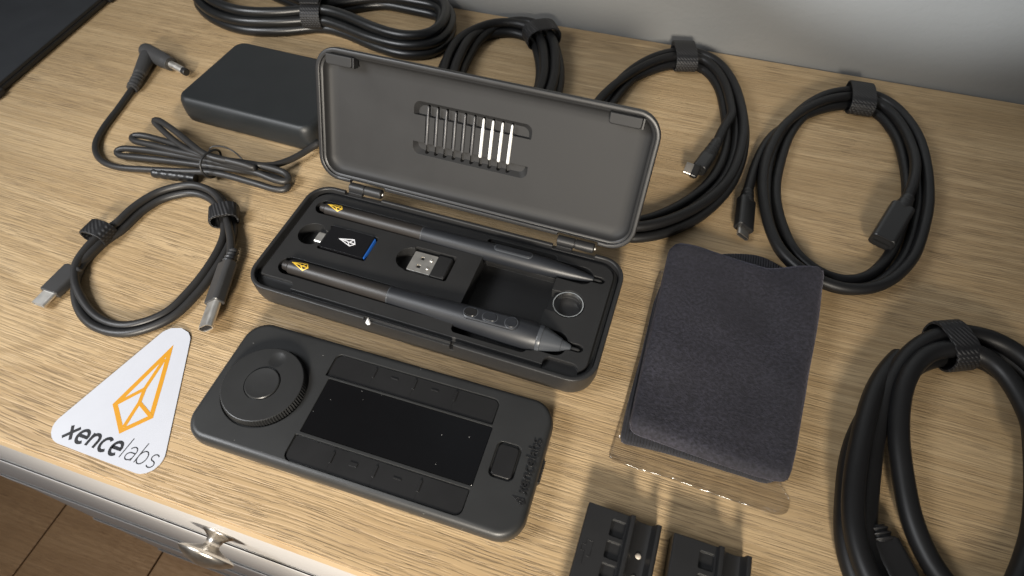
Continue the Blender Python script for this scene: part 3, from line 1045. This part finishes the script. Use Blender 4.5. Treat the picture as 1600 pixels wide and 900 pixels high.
gs = [ribbon(sub([tip, lf, ft, rt], True), lw, 0, .03, True, zlift), ribbon(sub([tip.lerp(ja, .22), ja, jb, ft.lerp(jb, .12)]), lw * .82, 0, .045, False, zlift),
      ribbon(sub([lf, ja]), lw * .82, 0, .06, False, zlift), ribbon(sub([jb, rt]), lw * .82, 0, .075, False, zlift)]
obj('logo', join(*gs), ORANGE, st, world=True)
tx, tw = wordmark(0, 0.03, 0.25, 0.085, 0.10)
p0, p1_ = px(99, 684), px(238, 733)
xd = (p1_ - p0)
sc_ = xd.length / (tw - 0.1)
fm = frame((p0.x, p0.y, 0), xd)
V = []
for v in tx[0]:
    q_ = fm @ Vector((v.x * sc_, v.y * sc_ * 1.12, 0))
    V.append(Vector((q_.x, q_.y, zlift(q_.x, q_.y) + v.z)))
obj('lettering', (V, tx[1]), INK, st, world=True)

# ------------------------------------------------------------------ power adapter and its cord
a0, a1 = px(365, 62, 26), px(286, 158, 26)
pa = thing('power_adapter', 'black power brick behind the pen case with thin cord and right-angle barrel plug', 'power adapter', (-245, 280, 0))
FA = frame(px(289, 190, 0), px(492, 243, 0) - px(289, 190, 0))
hs = obj('brick', xf(plate(104, 74, 9.0, [(4.5, 0), (2.0, 0.8), (0.5, 3), (0, 7), (0, 12), (0.5, 16.2), (2.0, 19.0), (4.4, 20)], 52, 37, 8), FA), ADAPT_M, pa, auto=45, world=True)

# cord of the adapter
cz = lambda L, r: [px(x, y, z) for x, y, z in L]
cord = [(207, 138, 3), (186, 168, 2.2), (160, 203, 2.2), (149, 228, 2.2), (156, 249, 2.4), (182, 261, 2.8), (232, 265, 4), (290, 268, 5), (335, 270, 5.5), (390, 284, 4.5), (430, 296, 2.6), (449, 296, 2.4), (451, 287, 3), (430, 277, 4),
        (390, 268, 5.5), (338, 261, 7), (270, 252, 6), (215, 246, 5), (186, 243, 4), (181, 237, 4.4), (190, 232, 6), (230, 235, 7), (285, 244, 8), (337, 254, 10), (390, 266, 9), (435, 283, 6.5), (453, 282, 6), (449, 272, 6.4), (425, 263, 8),
        (385, 255, 10), (337, 249, 11.5), (285, 238, 10.5), (235, 226, 9), (208, 220, 8), (205, 213, 8.2), (216, 211, 9), (245, 217, 9), (290, 231, 11), (336, 246, 14), (380, 257, 13), (400, 264, 11), (385, 262, 10.5), (340, 250, 12),
        (290, 232, 12), (250, 200, 11), (240, 188, 12), (248, 188, 13.5), (275, 206, 14.5), (312, 236, 15), (338, 248, 14.8), (380, 254, 12), (420, 259, 8), (455, 249, 5), (488, 230, 5.5), (500, 222, 7)]
path = smooth_path(catmull(cz(cord, 2), False, 2.0), 3)
obj('cord', tube(path, 2.05, 12), RUBBER_G, pa, smooth=True, world=True)
# twist tie round the bundle
tc = px(335, 262, 5.5)
td = (px(385, 272, 5) - px(285, 250, 5)).normalized()
tmx = frame(tc, td)
tie = []
for i in range(25):
    a = 2 * math.pi * i / 24
    tie.append(tmx @ Vector((1.2 * math.sin(2 * a), 9.4 * math.cos(a), 3.6 + 8.0 * math.sin(a))))
for i in range(len(tie)):
    tie[i].z = max(tie[i].z, 0.8)
tails = catmull([tmx @ Vector(v) for v in ((0, 3, 12.2), (2, 5, 13.5), (8, 7, 13), (15, 6.5, 11), (22, 3, 10))], False, 2)
obj('twist_tie', join(tube(tie, 0.75, 8), tube(tails, 0.5, 8)), BLACK, pa, smooth=True, world=True)
# strain relief sleeve in the bundle and the ferrite-like collar
sv = [px(x, y, 2.9) for x, y in ((240, 270), (262, 273), (285, 276), (306, 279))]
obj('cord_sleeve', tube(catmull(sv, False, 1.0), 2.9, 14, lambda t: 0.95 + 0.12 * (int(t * 44) % 2)), PLUG_M, pa, auto=30, world=True)
# barrel plug
pl = obj('plug_sleeve', tube(catmull([px(206, 139, 3.2), px(212, 129, 4), px(222, 108, 5.4), px(231, 88, 6.2)], False, 0.8), 4.7, 18, lambda t: (0.78 + 0.10 * (int(t * 22) % 2)) if t < 0.42 else 0.92 + 0.22 * (t - .42) / .58), PLUG_G, pa, auto=40, world=True)
pe, pf_ = px(233, 82, 6.2), px(291, 113, 5.4)
mb = frame(pe, pf_ - pe)
LL = (pf_ - pe).length
obj('plug_head', lathe([(-6.2, 1.5), (-5.8, 3.8), (-4.4, 5.4), (-1, 6.0), (LL * .46, 5.7), (LL * .50, 5.0), (LL * .60, 4.9), (LL * .61, 3.2)], 28, mb), PLUG_G, pl, auto=40, world=True)
obj('barrel', lathe([(LL * .6, 2.7), (LL * .93, 2.7), (LL * .95, 2.5)], 24, mb), STEEL, pl, auto=40, world=True)
obj('barrel_tip', lathe([(LL * .93, 2.72), (LL * 1.0, 2.72), (LL * 1.01, 2.3)], 24, mb), BLACK, pl, auto=40, world=True)

# ------------------------------------------------------------------ coiled cables
def strap(parent, c, tdir, hw, h, band, tail=None, name='strap'):
    """hook-and-loop band round a bundle: c centre on the table, tdir along the cords"""
    mm = frame((c.x, c.y, 0.15), (tdir.x, tdir.y, 0))
    rings = []
    n = 28
    def sect(off, x):
        out = []
        for j in range(n):
            a = 2 * math.pi * j / n
            ca, sa = math.cos(a), math.sin(a)
            e = 2.6
            yy = math.copysign(abs(ca) ** (2 / e), ca) * (hw + off)
            zz = math.copysign(abs(sa) ** (2 / e), sa) * (h / 2 + off) + h / 2 + 1.2
            out.append(mm @ Vector((x, yy, max(zz, 0.05))))
        return out
    b2 = band / 2
    rings = [sect(0, -b2), sect(0.9, -b2), sect(1.2, -b2 + .4), sect(1.25, 0), sect(1.2, b2 - .4), sect(0.9, b2), sect(0, b2), sect(-.05, 0)]
    s_ = obj(name, loft(rings, False, False, True), STRAP, parent, auto=50, world=True)
    if tail:
        y0, y1, lift = tail
        top = h + 2.4
        g = []
        pts = [Vector((0, y0 + (y1 - y0) * t / 8, top + 0.7 + lift * (t / 8) ** 2)) for t in range(9)]
        for p_ in pts: g.append([mm @ (p_ + Vector((dx, 0, dz))) for dx, dz in ((-b2 + .2, -.5), (b2 - .2, -.5), (b2 - .2, .6), (-b2 + .2, .6))])
        obj('strap_end', loft(g), STRAP, s_, auto=50, world=True)
    return s_

def lead(pts, r):
    return [px(x, y, z) for x, y, z in pts]

def boot(parent, p0, p1, r0, r1, mat, ribs=5, name='strain_relief'):
    m_ = frame(p0, p1 - p0)
    L = (p1 - p0).length
    prof_ = []
    for i in range(ribs * 2 + 1):
        t = i / (ribs * 2)
        for e in (0, 1):
            prof_.append((L * (t + e * .48 / (ribs * 2)), (r0 + (r1 - r0) * t) * (1.0 if i % 2 else 0.86)))
    return obj(name, lathe(prof_, 20, m_), mat, parent, auto=30, world=True)

def plug_c(parent, p0, p1, w, h, L, mat, metal_l=7.0, roll=(0, 0, 1), mw=8.2, mh=2.6, shell=None):
    """flat moulded grip from p0 towards p1, with an oval metal shell"""
    m_ = frame(p0, p1 - p0, roll)
    def sec(x, i): return [m_ @ Vector((x, v.x, v.y)) for v in rr(w - 2 * i, h - 2 * i, min(h, w) * .32, 0, 0, 6)]
    g_ = obj('plug_grip', loft([sec(0, 1.6), sec(0.5, 0.7), sec(1.5, 0), sec(L - .5, 0), sec(L, .4)]), mat, parent, auto=40, world=True)
    if metal_l <= 0:
        obj('socket', loft([sec(L + .02, 1.6), sec(L + .1, 1.9)]), HOLE, g_, world=True)
        return g_
    def sm_(x, i): return [m_ @ Vector((x, v.x, v.y)) for v in rr(mw - 2 * i, mh - 2 * i, mh / 2 - i - .02, 0, 0, 7)]
    obj('metal_shell', loft([sm_(L - .1, 0), sm_(L + metal_l, 0), sm_(L + metal_l, .35), sm_(L + metal_l - 4, .36)]), shell or STEEL, g_, auto=40, world=True)
    obj('tongue_shade', xf(box(L + metal_l - 3.9, L + metal_l - .7, -mw / 2 + mh * .3, mw / 2 - mh * .3, -mh / 2 + .4, mh / 2 - .4), m_), HOLE, g_, world=True)  # near-black block: tongue and the shade inside the shell, painted as one
    return g_

# --- f: short usb cable with two bands
F = thing('usb_cable', 'short thin usb cable coiled with two bands, beside the white sticker', 'cable', (-245, 140, 0))
loopF = [(164, 372), (186, 358), (217, 329), (254, 307), (300, 297), (332, 306), (350, 325), (357, 345), (357, 368), (345, 396), (325, 428), (303, 456), (267, 491), (222, 510), (184, 514), (150, 502), (128, 478), (118, 448), (122, 420), (138, 397)]
rF = 2.25
cp = coil([px(x, y, rF) for x, y in loopF], [(2.6, 0), (-2.4, 0), (0.4, 3.9)], rF, 0.02, 2.36, 0.25, 3)
path = lead([(121, 415, 3.6), (132, 404, 4.2), (146, 391, 4.4)], rF) + cp[6:] + lead([(364, 376, 6.5), (363, 392, 5.6), (359, 405, 5.0)], rF)
path = smooth_path(catmull(smooth_path(path, 2), False, 2.0), 3)
obj('cord', tube(path, rF, 12), RUBBER_G, F, smooth=True, world=True)
strap(F, px(163, 373), px(182, 355) - px(145, 392), 7.0, 8.4, 10.5)
strap(F, px(356, 346), px(356, 372) - px(357, 322), 7.2, 8.8, 11.0)
plug_c(F, px(119, 417, 3.6), px(72, 464, 3.6), 11.2, 5.4, 19.0, PLUG_G, 8.0)
boot(F, px(366, 391, 5.4), px(357, 411, 5.0), 2.7, 3.7, PLUG_G, 4)
A0, A1 = px(357, 410, 6.2), px(321, 514, 6.0)
g_ = plug_c(F, A0, A1, 10.4, 7.0, (A1 - A0).length - 15.5, PLUG_G, 15.2, (-0.55, 0.0, 0.83), 8.8, 4.4)

# --- c: coil with the angled usb-c plug
Ccab = thing('usb_c_cable', 'coiled black usb-c cable with a right-angled plug, half hidden by the case lid', 'cable', (-10, 330, 0))
loopC = [(1068, 88), (1108, 98), (1136, 130), (1150, 185), (1147, 235), (1128, 280), (1093, 315), (1050, 339), (1003, 352), (962, 350), (925, 330), (905, 290), (905, 245), (920, 200), (947, 155), (984, 118), (1026, 95)]
rC = 3.1
cp = coil([px(x, y, 6) for x, y in loopC], [(6.6, 0), (-6.2, 0), (0.2, 0), (3.4, 5.4), (-3.0, 5.4)], rC, 0.0, 4.2, 0.5, 11)
path = cp + lead([(1131, 190, 9), (1126, 212, 8.2), (1119, 226, 7.6)], rC)
path = smooth_path(catmull(smooth_path(path, 2), False, 2.5), 3)
obj('cord', tube(path, rC, 12), RUBBER, Ccab, smooth=True, world=True)
strap(Ccab, px(1068, 90, 6), px(1108, 98) - px(1026, 96), 14.0, 12.0, 15.5)
boot(Ccab, px(1121, 220, 8), px(1105, 246, 7.2), 3.6, 4.8, PLUG_M, 4)
gp = plug_c(Ccab, px(1106, 244, 7.2), px(1085, 274, 6.8), 9.0, 8.0, 15.0, PLUG_M, 0)
plug_c(Ccab, px(1092, 270, 7.0), px(1071, 262, 8.2), 8.6, 4.6, 4.6, PLUG_M, 4.6, (-0.35, -0.5, 0.8), 7.6, 2.6, DULL)

# --- d: coil with usb-c plug and big connector
D = thing('video_cable', 'coiled black cable with a straight usb-c plug and a larger boxy connector', 'cable', (110, 310, 0))
loopD = [(1342, 152), (1384, 168), (1416, 205), (1432, 255), (1437, 305), (1430, 352), (1412, 400), (1376, 436), (1336, 447), (1296, 440), (1258, 420), (1226, 388), (1208, 345), (1201, 298), (1206, 250), (1226, 205), (1260, 172), (1300, 154)]
rD = 3.1
cp = coil([px(x, y, 6) for x, y in loopD], [(7.4, 0), (-6.0, 0), (0.8, 0), (4.2, 5.4), (-2.8, 5.4)], rD, 0.78, 4.16, 0.5, 23)
path = lead([(1167, 304, 4.2), (1174, 270, 4.0), (1186, 236, 3.8), (1206, 205, 3.6)], rD) + cp[6:] + lead([(1437, 262, 11.5), (1430, 290, 11), (1416, 312, 10)], rD)
path = smooth_path(catmull(smooth_path(path, 2), False, 2.5), 3)
obj('cord', tube(path, rD, 12), RUBBER, D, smooth=True, world=True)
strap(D, px(1342, 156, 6), px(1384, 170) - px(1300, 157), 14.0, 12.0, 15.5)
boot(D, px(1168, 298, 4.2), px(1166, 316, 4.2), 3.6, 4.6, PLUG_M, 3)
plug_c(D, px(1166, 312, 4.3), px(1160, 372, 4.3), 11.4, 7.0, 25, PLUG_M, 6.0, (0.5, 0, 0.86), 8.2, 2.6, DULL)
boot(D, px(1419, 308, 10.4), px(1408, 328, 9.6), 3.6, 5.2, PLUG_M, 3)
plug_c(D, px(1410, 324, 9.6), px(1362, 404, 7.0), 13.2, 8.6, 33, PLUG_M, 0, (0, 0, 1))

# --- b: coil behind the lid
Bc = thing('coiled_cable', 'thick black coiled cable by the wall, behind the raised case lid', 'cable', (-130, 400, 0))
loopB = [(846, 54), (858, 84), (858, 124), (844, 162), (815, 190), (775, 202), (735, 194), (708, 168), (700, 132), (708, 96), (732, 62), (772, 42), (814, 40)]
rB = 3.6
cp = coil([px(x, y, 7) for x, y in loopB], [(7.4, 0), (-0.2, 0), (-7.6, 0), (3.6, 6.8), (-4.0, 6.8)], rB, 0.0, 4.9, 0.5, 31)
cp = [Vector((p.x, min(p.y, 436), p.z)) for p in cp]
obj('cord', tube(smooth_path(cp, 3), rB, 12), RUBBER, Bc, smooth=True, world=True)
strap(Bc, px(846, 58, 7), px(862, 90, 7) - px(836, 44, 7), 12.5, 15.5, 15)

# --- a: mains lead, pinched in the middle
Ac = thing('mains_lead', 'thick glossy black mains lead pinched in the middle by a wide strap', 'cable', (-310, 400, 0))
loopA = [(500, 6), (548, -2), (605, -14), (655, -8), (692, 14), (697, 42), (676, 66), (635, 70), (588, 58), (542, 40), (500, 30), (440, 34), (380, 32), (335, 16), (314, -8), (330, -28), (385, -30), (445, -10)]
rA = 3.9
LA = []
for x, y in loopA:
    v = px(x, y, 9)
    v.y = min(v.y, 428)
    LA.append(v)
cp = coil(LA, [(4.2, 0), (-4.2, 0), (3.6, 7.2), (-4.8, 7.0), (0.0, 13.4)], rA, 0.0, 4.9, 0.9, 47)
cp = [Vector((p.x, min(p.y, 437), p.z)) for p in cp]
obj('cord', tube(smooth_path(cp, 4), rA, 12), RUBBER_S, Ac, smooth=True, world=True)
strap(Ac, px(497, 20, 8), px(540, 30, 8) - px(455, 28, 8), 20, 20, 15, (-14, 4, 1))

# --- e: thick coil at the right
Ec = thing('display_cable', 'thick matt black coiled cable with a woven band, lying right of the fabric pouch', 'cable', (165, 140, 0))
loopE = [(1483, 538), (1548, 548), (1606, 592), (1638, 660), (1650, 760), (1640, 860), (1600, 955), (1525, 1005), (1440, 995), (1378, 930), (1346, 850), (1344, 765), (1358, 680), (1386, 610), (1430, 560)]
rE = 4.3
cp = coil([px(x, y, 8) for x, y in loopE], [(4.8, 0), (-4.4, 0), (4.0, 8.0)], rE, 0.0, 2.93, 0.5, 59)
inner = lead([(1452, 552, 13), (1424, 578, 13), (1408, 620, 12), (1404, 680, 10.5), (1411, 745, 8), (1424, 810, 6), (1448, 868, 4.6), (1480, 915, 4.5), (1530, 960, 4.5)], rE)
path = smooth_path(catmull(smooth_path(cp, 2), False, 2.5), 3)
obj('cord', tube(path, rE, 14), RUBBER, Ec, smooth=True, world=True)
over = lead([(1622, 720, 12), (1612, 660, 13), (1585, 605, 13.5), (1558, 572, 13.5), (1520, 548, 13.5), (1485, 545, 13.5)], rE)
obj('cord', tube(smooth_path(catmull(over + inner, False, 2.5), 3), rE, 14), RUBBER, Ec, smooth=True, world=True)
strap(Ec, px(1484, 542, 8), px(1540, 548) - px(1430, 558), 11.6, 16.0, 12.5)
plug_c(Ec, px(1374, 842, 4.6), px(1418, 925, 4.6), 13, 8.0, 34, PLUG_M, 6)
boot(Ec, px(1366, 822, 5), px(1376, 846, 4.6), 4.6, 5.6, PLUG_M, 3)

# ------------------------------------------------------------------ glove in its clear sleeve
def dens(L, step=3.0, closed=True):
    out = []
    n = len(L)
    for i in range(n):
        a, b = L[i], L[(i + 1) % n]
        k = max(1, int((b - a).length / step))
        out += [a.lerp(b, j / k) for j in range(k)]
    for _ in range(1):
        out = [(out[i - 1] + out[i] * 2 + out[(i + 1) % len(out)]) / 4 for i in range(len(out))]
    return out

def pad(outline, z0, z1, amp, ns, edge_r, seed, zfun=None, scales=None):
    """a soft closed pad over an outline, with a slightly uneven top"""
    c = sum(outline, Vector()) / len(outline)
    rings = []
    def at(v, inset, z, flat=False):
        d_ = (c - v)
        q_ = v + d_.normalized() * inset if inset >= 0 else v
        return q_, z
    prof_ = [('s', 0.02, z0), ('s', .5, z0), ('i', edge_r, z0), ('i', edge_r * .25, z0 + (z1 - z0) * .18), ('i', 0, z0 + (z1 - z0) * .5), ('i', edge_r * .25, z0 + (z1 - z0) * .84), ('i', edge_r, z1)]
    prof_ += [('s', s_, z1) for s_ in (.93, .86, .78, .7, .6, .5, .4, .3, .2, .1, .02)]
    for kind, k, z in prof_:
        ring = []
        for v in outline:
            if kind == 'i': q_ = v + (c - v).normalized() * k
            else: q_ = c + (v + (c - v).normalized() * edge_r - c) * k
            zz = z
            if z > z0 + .01:
                w = (z - z0) / (z1 - z0)
                zz += w * amp * noise.noise(Vector((q_.x * ns, q_.y * ns, seed)))
                if zfun: zz += w * zfun(q_)
            ring.append(Vector((q_.x, q_.y, zz)))
        rings.append(ring)
    return loft(rings)

gl = thing('drawing_glove', 'folded dark grey fabric drawing glove lying on a clear plastic sleeve', 'glove', (58, 165, 0))
ol = [px(x, y, 11) for x, y in ((1054, 379), (1090, 386), (1130, 397), (1165, 409), (1200, 417), (1240, 418), (1284, 420), (1287, 432), (1280, 500), (1268, 570), (1255, 640), (1243, 710), (1233, 750), (1226, 754), (1190, 745), (1120, 722), (1050, 697), (990, 676), (982, 668), (990, 630), (1010, 540), (1030, 455), (1046, 386))]
def gz(p):
    t = (p.y - 108) / 122.0
    return 1.2 * math.exp(-((p.x - 30) / 12) ** 2) + 1.8 * math.exp(-((p.x - 88) / 9) ** 2) - 1.2 * math.exp(-((p.x - 72) / 8) ** 2) * sm(t * 1.6) + 2.0 * sm((t - .75) * 4) * math.exp(-((p.x - 92) / 14) ** 2) - 0.8 * sm((t - .8) * 5)
obj('upper_fold', pad(dens(ol, 2.5), 5.5, 13.5, 2.4, 0.04, 4.2, 3.0, gz), FABRIC, gl, smooth=True, world=True)
ol2 = [px(x, y, 3.5) for x, y in ((1034, 440), (1022, 470), (1000, 560), (978, 640), (968, 690), (1030, 704), (1100, 724), (1170, 746), (1200, 756), (1218, 748), (1240, 600), (1262, 440), (1200, 404), (1182, 398), (1160, 396), (1130, 396), (1060, 410))]
obj('lower_fold', pad(dens(ol2, 2.5), 0.7, 4.3, 0.2, 0.05, 1.4, 8.0), CUFF, gl, smooth=True, world=True)

sl = [px(x, y, 1.5) for x, y in ((1032, 418), (1024, 440), (1000, 540), (975, 630), (950, 714), (990, 730), (1040, 744), (1100, 766), (1160, 786), (1215, 804), (1232, 802), (1238, 778), (1222, 762), (1226, 700), (1242, 560), (1256, 445), (1160, 418))]
slc = sum(sl, Vector()) / len(sl)
sd = dens(sl, 2.0)
rings = []
for lvl, sc in [(0, s_) for s_ in (.02, .5, .8, .92, 1.0)] + [(1, s_) for s_ in (1.0, .985, .96, .93, .9, .86, .82, .78, .7, .55, .3, .02)]:
    ring = []
    for v in sd:
        q_ = slc + (v - slc) * sc
        nz = noise.noise(Vector((q_.x * .11, q_.y * .11, 2.0))) + 0.7 * noise.noise(Vector((q_.x * .3, q_.y * .3, 5.0)))
        if lvl == 0: z = 0.2
        else:
            e = min(sm((1 - sc) / 0.16), sm((q_.y - 111.5) / 4.0))
            z = 0.5 + 4.3 * e + (1 - e) * abs(nz) * 1.5 * min(1, (1 - sc) * 30 + .15)
        ring.append(Vector((q_.x, q_.y, z)))
    rings.append(ring)
bagt = obj('plastic_sleeve', loft(rings), FILM, None, smooth=True)
props(bagt, 'crinkled clear plastic sleeve sticking out from under the dark fabric glove', 'plastic sleeve')

# ------------------------------------------------------------------ two clip brackets
def bracket(label, p0, ang, k):
    t = thing('clip_bracket', label, 'bracket', (p0.x, p0.y, 0), ang, 'black clip brackets')
    # far end at y=0, running towards the camera (-y); section in x, z
    sec = [(0, 0), (0, 9.4), (0.6, 10), (17.0, 10), (17.2, 12.2), (17.7, 12.8), (18.7, 12.8), (19.2, 12.6), (19.8, 9.6), (20.8, 7.9), (22.4, 7.0), (24.8, 6.8), (26.6, 7.6), (27.5, 9.2), (27.9, 11.4), (28.4, 12.0), (29.4, 12.0), (30.0, 11.4), (30.0, 2.0), (28.4, 0)]
    ys = (0, -47)
    bd = obj('body', loft([[Vector((x, y, z)) for x, z in sec] for y in ys]), BLACK, t)
    cut = [pocket(10.6, 16.4, -3.4 - 8.6 * i - 6.6, -3.4 - 8.6 * i, 0.6, 8.6) for i in range(5)]
    boolean(bd, cut)
    sharpen(bd, 35)
    for yy, r_ in (((-13.0, 1.2), (-21.5, 1.2)) if k == 0 else ((-12.5, 2.0), (-30, 2.0))):
        obj('hole_disc', disc(23.8, yy, [(5.0, r_), (7.0, r_), (7.35, r_ * .75), (7.4, 0.1)], 20), HOLE_DISC, t, smooth=True)  # pale disc in place of a hole, coloured like lit wood below
    if k == 0:
        obj('raised_mark', join(ribbon([(3.0, -24), (3.0, -19), (1.5, -19), (1.5, -16.5), (3, -16.5), (3, -14.5), (5.5, -14.5), (5.5, -16.5)], 0.18, 9.95, 10.12), ribbon([(5.5, -17.5), (5.5, -20.5), (4.0, -20.5)], 0.18, 9.95, 10.13)), BLACK, t)
    return t
bp = px(921, 784, 10)
bracket('black plastic clip bracket with two small pale hole discs, beside the remote', bp, math.radians(-2.0), 0)
bp = px(1054, 832, 10)
bracket('black plastic clip bracket with a larger pale hole disc, standing apart from the remote', bp, math.radians(-1.0), 1)
